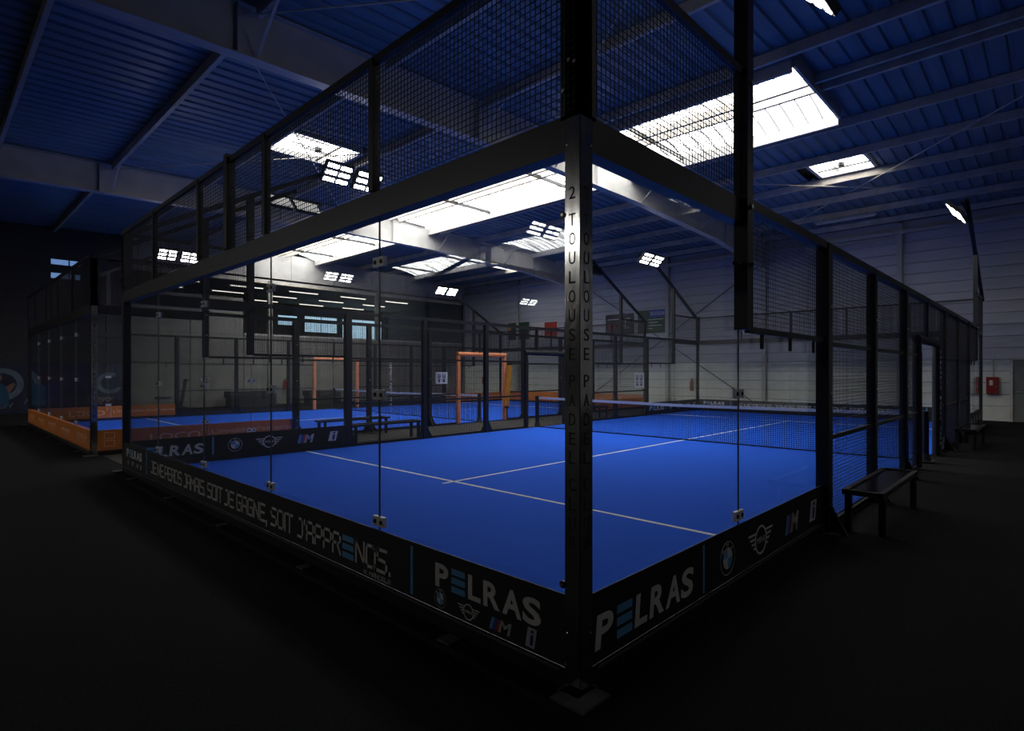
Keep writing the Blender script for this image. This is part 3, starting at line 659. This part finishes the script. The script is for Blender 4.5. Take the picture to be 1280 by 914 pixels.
# ------------------------------------------------------------- boards of the front court
def board(name, label, a, b, m, grp):
    t = thing(name, label, 'banner', (0,0,0), 0, grp); MB().box(a, b).build('board', m, t); return t
def long_print(F, o=0, full=True):
    dealer(F, -9.66, -8.7, .29, .42, 0)
    roundel(F, (-9.55, .2), .045); wings(F, (-9.28, .2), .04); mbadge(F, -9.07, -8.92, .17, .23); ibadge(F, -8.8, -8.74, .165, .235)
    mb = MB(); F.rect(mb, -8.455, .14, -8.425, .47); F.rect(mb, -1.52, .14, -1.49, .47); mb.each('divider', 'lblue', F.p)
    X = lambda px: 1.86+2.239/(.7518+.6593*(px-706)/706.7)*(-.6593+.7518*(px-706)/706.7)
    mb = MB(); z0, z1, th = .19, .372, .024
    for w, p, q in (('JE', 189, 195.5), ('NE', 197, 204.7), ('PERDS', 206, 227.3), ('JAMAIS.', 230, 257), ('SOIT', 259.5, 278.5), ('JE', 281, 293), ('GAGNE,', 296, 334.5), ('SOIT', 338.6, 366.6), ("J'APPR", 372, 426.5), ('NDS.', 444.5, 489)):
        mb = MB(); stroke(F, mb, w, X(p), X(q), z0, z1, th); F.done(mb, 'lettering', 'white')
    mb = MB(); bars_e(F, mb, X(428.5), X(442.5), z0, z1); F.done(mb, 'triple_bar_emblem', 'lblue')['label'] = 'light blue triple bars standing for the letter E'
    mb = MB(); stroke(F, mb, 'N. MANDELA', X(455), X(488.6), .133, .168, .005); F.done(mb, 'small_lettering', 'white')
    dealer(F, -1.235, -.265, .268, .42, 0)
    roundel(F, (-1.18, .195), .062); wings(F, (-.895, .185), .05); mbadge(F, -.70, -.515, .148, .222); ibadge(F, -.385, -.315, .14, .25)
def short_print(F):
    dealer(F, .13, 1.2, .185, .37, .12)
    mb = MB(); F.rect(mb, 1.325, .14, 1.35, .47); F.done(mb, 'divider', 'lblue')
    roundel(F, (1.71, .29), .125); wings(F, (2.33, .29), .12); mbadge(F, 2.88, 3.2, .20, .37); ibadge(F, 3.55, 3.72, .19, .39)
BZ0, BZ1 = .118, .50
t = board('sponsor_banner', 'long black banner with French slogan along the near end wall of the front court', (-9.88, -.002, BZ0), (-.1, .006, BZ1), 'board', 'black banners')
long_print(Face((0, -.002, 0), (1,0,0), (0,-1,0), t))
t = board('sponsor_banner', 'black banner with car emblems at the foot of the near right side glass', (-.006, .1, BZ0), (.002, 3.93, BZ1), 'board', 'black banners')
short_print(Face((.002, 0, 0), (0,1,0), (1,0,0), t))
t = board('sponsor_banner', 'black banner with car emblems at the foot of the near left side glass', (-9.95, .12, .06), (-9.94, 3.93, BZ1), 'board', 'black banners')
short_print(Face((-9.94, 0, 0), (0,1,0), (1,0,0), t))
t = board('sponsor_banner', 'black banner at the foot of the far left side glass of the front court', (-9.95, 16.07, .06), (-9.94, 19.88, BZ1), 'board', 'black banners')
short_print(Face((-9.94, 16, 0), (0,1,0), (1,0,0), t))
t = board('sponsor_banner', 'long black banner with slogan along the far end wall of the front court', (-9.88, 19.94, .06), (-.1, 19.95, BZ1), 'board', 'black banners')
long_print(Face((0, 19.94, 0), (1,0,0), (0,-1,0), t))
t = board('sponsor_banner', 'black banner outside the far right side glass of the front court', (-.03, 16.07, BZ0), (.002, 19.88, BZ1), 'board', 'black banners')
short_print(Face((.002, 16, 0), (0,1,0), (1,0,0), t))
# rear court boards
def loco(F, inv=False):
    mb = MB()
    for z in (.16, .32):
        for (a, b, c, d) in ((.2, z, .38, z+.012), (.2, z+.118, .38, z+.13), (.2, z, .212, z+.13), (.368, z, .38, z+.13)): F.rect(mb, a, b, c, d)
    F.done(mb, 'square_emblem', 'peach')
    F.text('LOCO', .97, 1.9, .2, .36, 'peach'); F.text('2', 1.92, 2.0, .36, .46, 'peach')
    mb = MB(); F.rect(mb, 2.06, .15, 2.07, .46); F.done(mb, 'divider', 'peach'); F.text("L'immobilier d'entreprise", 2.13, 3.9, .27, .38, 'peach')
BX = -12.62
for (x, y, lab, n) in ((BX+.002, 0, 'orange banner outside the near right side glass of the rear orange court', 1), (BX+.002, 16, 'orange banner outside the far right side glass of the rear orange court', 1),
                    (BX-9.94, 0, 'orange banner inside the near left side glass of the rear orange court', 1), (BX-9.94, 16, 'orange banner inside the far left side glass of the rear orange court', 1)):
    t = board('sponsor_banner', lab, (x-.02, y+.1, .08), (x, y+3.93, BZ1), 'orange', 'orange banners'); loco(Face((x, y, 0), (0,1,0), (1,0,0), t))
t = board('sponsor_banner', 'long orange banner along the near end wall of the rear orange court', (BX-9.88, -.002, .08), (BX-.1, .03, BZ1), 'orange', 'orange banners')
F = Face((0, -.002, 0), (1,0,0), (0,-1,0), t)
for k in range(5):
    a = BX-.25-k*2.0-1.3
    mb = MB()
    for r_ in range(2): F.rect(mb, a, .2+r_*.05, a+1.1, .205+r_*.05)
    mb.each('rule', 'peach', t); F.text('LOCO' if k % 2 == 0 else 'entreprise', a, a+1.1, .29, .38, 'peach')
t = board('sponsor_banner', 'long orange banner along the far end wall of the rear orange court', (BX-9.88, 19.93, .08), (BX-.1, 19.95, BZ1+.1), 'orange', 'orange banners')
F = Face((BX-10, 19.93, 0), (1,0,0), (0,-1,0), t); F.text('LOCO', 6.6, 7.6, .22, .4, 'peach'); F.text("L'immobilier d'entreprise", 7.8, 9.5, .26, .38, 'peach')

# ------------------------------------------------------------- steel corner covers
def cover(x, label, letters):
    t = thing('corner_post_cover', label, 'post', (x, 0, 0), 0, 'steel corner post covers')
    me = MB().box((-.1, -.003, .02), (.003, .0, 3.0)).box((.0, -.003, .02), (.003, .1, 3.0)).build('folded_steel_sheet', 'steel', t)
    MB().box((-.12, -.04, 0), (.02, .12, .014)).build('base_plate', 'plate', t)
    F1 = Face((0, -.003, 0), (1,0,0), (0,-1,0), t); F2 = Face((.003, 0, 0), (0,1,0), (1,0,0), t)
    for k, ch in enumerate('2 TOULOUSE PADEL CLUB'):
        pass
    z = 2.605; first = True
    for ch in '2 TOULOUSE PADEL CLUB':
        if ch == ' ': z -= .04; continue
        w = .021
        F1.text(ch, -.05-w, -.05+w, z-.032, z+.032, 'engr', name='engraved_letter', d=.0012); F2.text(ch, .05-w, .05+w, z-.032, z+.032, 'engr', name='engraved_letter', d=.0012)
        z -= .1
    mb = MB()
    for zz in (2.86, .3): mb.tube((-.085, -.003, zz), (-.085, -.008, zz), .006, 6).tube((.003, .085, zz), (.008, .085, zz), .006, 6)
    mb.each('screw', 'bolt', t)
cover(0.0, 'polished steel corner post with vertical lettering in the foreground', True)
cover(BX, 'steel corner post with vertical lettering at the near right corner of the rear orange court', True)
for (x, y, z, lab) in ((-.115, .045, .55, 'low'), (-.115, .045, 2.5, 'high')):
    t = thing('glass_stop', 'round black glass stop %s on the left of the steel corner post' % lab, 'fixing', (x, -.002, z), 0, 'glass stops')
    MB().tube((0, .03, 0), (0, -.006, 0), .02, 12).build('disc', 'black', t); MB().tube((0, -.006, 0), (0, -.011, 0), .008, 6).build('bolt', 'bolt', t)
t = thing('glass_stop', 'black glass stop sticking out of the mast on the right side', 'fixing', (.0, 1.95, 2.5), 0, 'glass stops')
MB().tube((0, -.11, 0), (0, .0, 0), .02, 10).build('pin', 'black', t); MB().tube((.05, .05, 0), (.075, .05, 0), .018, 8).build('bolt', 'bolt', t)

# ------------------------------------------------------------- benches
def bench(x, y, ln, label, w=.34):
    t = thing('bench', label, 'bench', (x, y, 0), 0, 'courtside benches'); h = .45
    for s in (-1, 1): MB().box((s*w/2-.025, -ln/2, h-.05), (s*w/2+.025, ln/2, h)).build('side_rail', 'black', t)
    for s in (-1, 1): MB().box((-w/2, s*ln/2-.05*(s+1)/2, h-.05), (w/2, s*ln/2+.05*(1-s)/2, h)).build('end_rail', 'black', t)
    MB().box((-w/2+.035, -ln/2+.06, h-.03), (w/2-.035, ln/2-.06, h-.014)).build('seat', 'seatm', t)
    for sx in (-1, 1):
        for sy in (-1, 1): MB().box((sx*(w/2-.01)-.03, sy*(ln/2-.1)-.03, .012), (sx*(w/2-.01)+.03, sy*(ln/2-.1)+.03, h-.05)).build('leg', 'black', t)
M['seatm'] = mat('glossy_black_seat', (.012,.012,.014), .18, noise=.1)
bench(.34, 5.0, 1.8, 'black bench outside the right side fence in the foreground')
bench(.34, 13.3, 1.8, 'black bench farther along the right side fence')
bench(-10.55, 5.25, 1.9, 'black bench between the courts against the front court fence')
bench(-12.15, 5.3, 1.9, 'black bench between the courts against the rear court fence')
bench(-10.55, 13.2, 1.8, 'black bench between the courts beyond the net')
# signs, crates, other small things
def rules_sign(x, y, z, w, h, rot, label):
    t = thing('rules_sign', label, 'sign', (x, y, z), rot, 'white rules signs'); MB().box((-w/2, -.01, -h/2), (w/2, .01, h/2)).build('panel', 'netw', t)
    F = Face((0, -.01, 0), (1,0,0), (0,-1,0), t); mb = MB()
    for i in (-1, 1):
        F.rect(mb, i*w*.2-w*.13, h*.02, i*w*.2+w*.13, h*.10); F.rect(mb, i*w*.2-w*.13, h*.02, i*w*.2-w*.08, h*.38); F.rect(mb, i*w*.2+w*.08, h*.02, i*w*.2+w*.13, h*.38); F.rect(mb, i*w*.2-w*.02, -h*.12, i*w*.2+w*.03, h*.34)
        F.ring(mb, (i*w*.2, -h*.27), 0, w*.11, 12)
        F.rect(mb, i*w*.2-w*.13, -h*.14, i*w*.2+w*.13, -h*.08)
    F.done(mb, 'printed_pictogram', 'navy')
rules_sign(-12.9, 19.86, 1.28, .55, .72, 0, 'white sign with dark blue figures on the fence corner beyond the net')
rules_sign(-22.5, 15.75, 1.35, .62, .6, math.pi/3, 'white sign with dark blue figures on the far side fence of the rear court')
t = thing('gate_bumper', 'amber padded strap leaning by the orange gate post', 'padding', (-12.4, 11.0, 0))
MB().bar((0, 0, .5), (.03, .12, 1.9), .13, .1).build('pad', 'yellow', t); MB().bar((0, 0, .43), (0, 0, .5), .12, .09).build('end_cap', 'black', t); MB().bar((.03, .12, 1.9), (.03, .13, 1.98), .12, .09).build('end_cap', 'black', t)
MB().bar((.0, .02, .0), (.0, .02, .44), .03).build('stand', 'black', t)
for (y, w, h, lab) in ((8.3, 2.0, .75, 'dark covered equipment stack against the grey wall, left one'), (11.8, 1.6, .7, 'dark covered equipment stack against the grey wall, right one')):
    t = thing('covered_stack', lab, 'equipment', (-27.5, y, 0), 0, 'covered stacks')
    MB().box((-.4, -w/2, 0), (.4, w/2, h*.85)).build('stack', 'pdark', t); MB().box((-.44, -w/2-.05, h*.6), (.44, w/2-.3, h)).build('cover', 'dark', t)
t = thing('exercise_machine', 'dark exercise machine beside the mural wall', 'equipment', (-27.2, 4.9, 0))
MB().bar((-.3, -.5, .1), (-.3, .6, .1), .1).bar((.3, -.5, .1), (.3, .6, .1), .1).build('base', 'black', t); MB().bar((0, .4, .1), (0, .6, 1.35), .1).build('upright', 'black', t); MB().bar((-.35, .6, 1.3), (.35, .6, 1.3), .05).build('handlebar', 'black', t); MB().box((-.2, -.5, .5), (.2, 0, .6)).build('saddle', 'black', t)

# masts of the two courts behind the camera (seen mirrored in the glass)
for (x, y, sy, sx, lab) in ((-10, -6, -1, 1, 'floodlight mast of the court behind the camera'), (-22.62, -6, -1, 1, 'floodlight mast of the far left court behind the camera'), (-22.62, -26, 1, 1, 'floodlight mast at the rear of the hall bay behind the camera')):
    t = floodlight_mast(x, y, sy, sx, lab, '', 'floodlight masts'); MB().box((-.05, -.05, 0), (.05, .05, 4.05)).build('post', 'pole', t)
    MB().box((-.05, sy*2-.05, 0), (.05, sy*2+.05, 2.0)).build('post', 'pole', t)
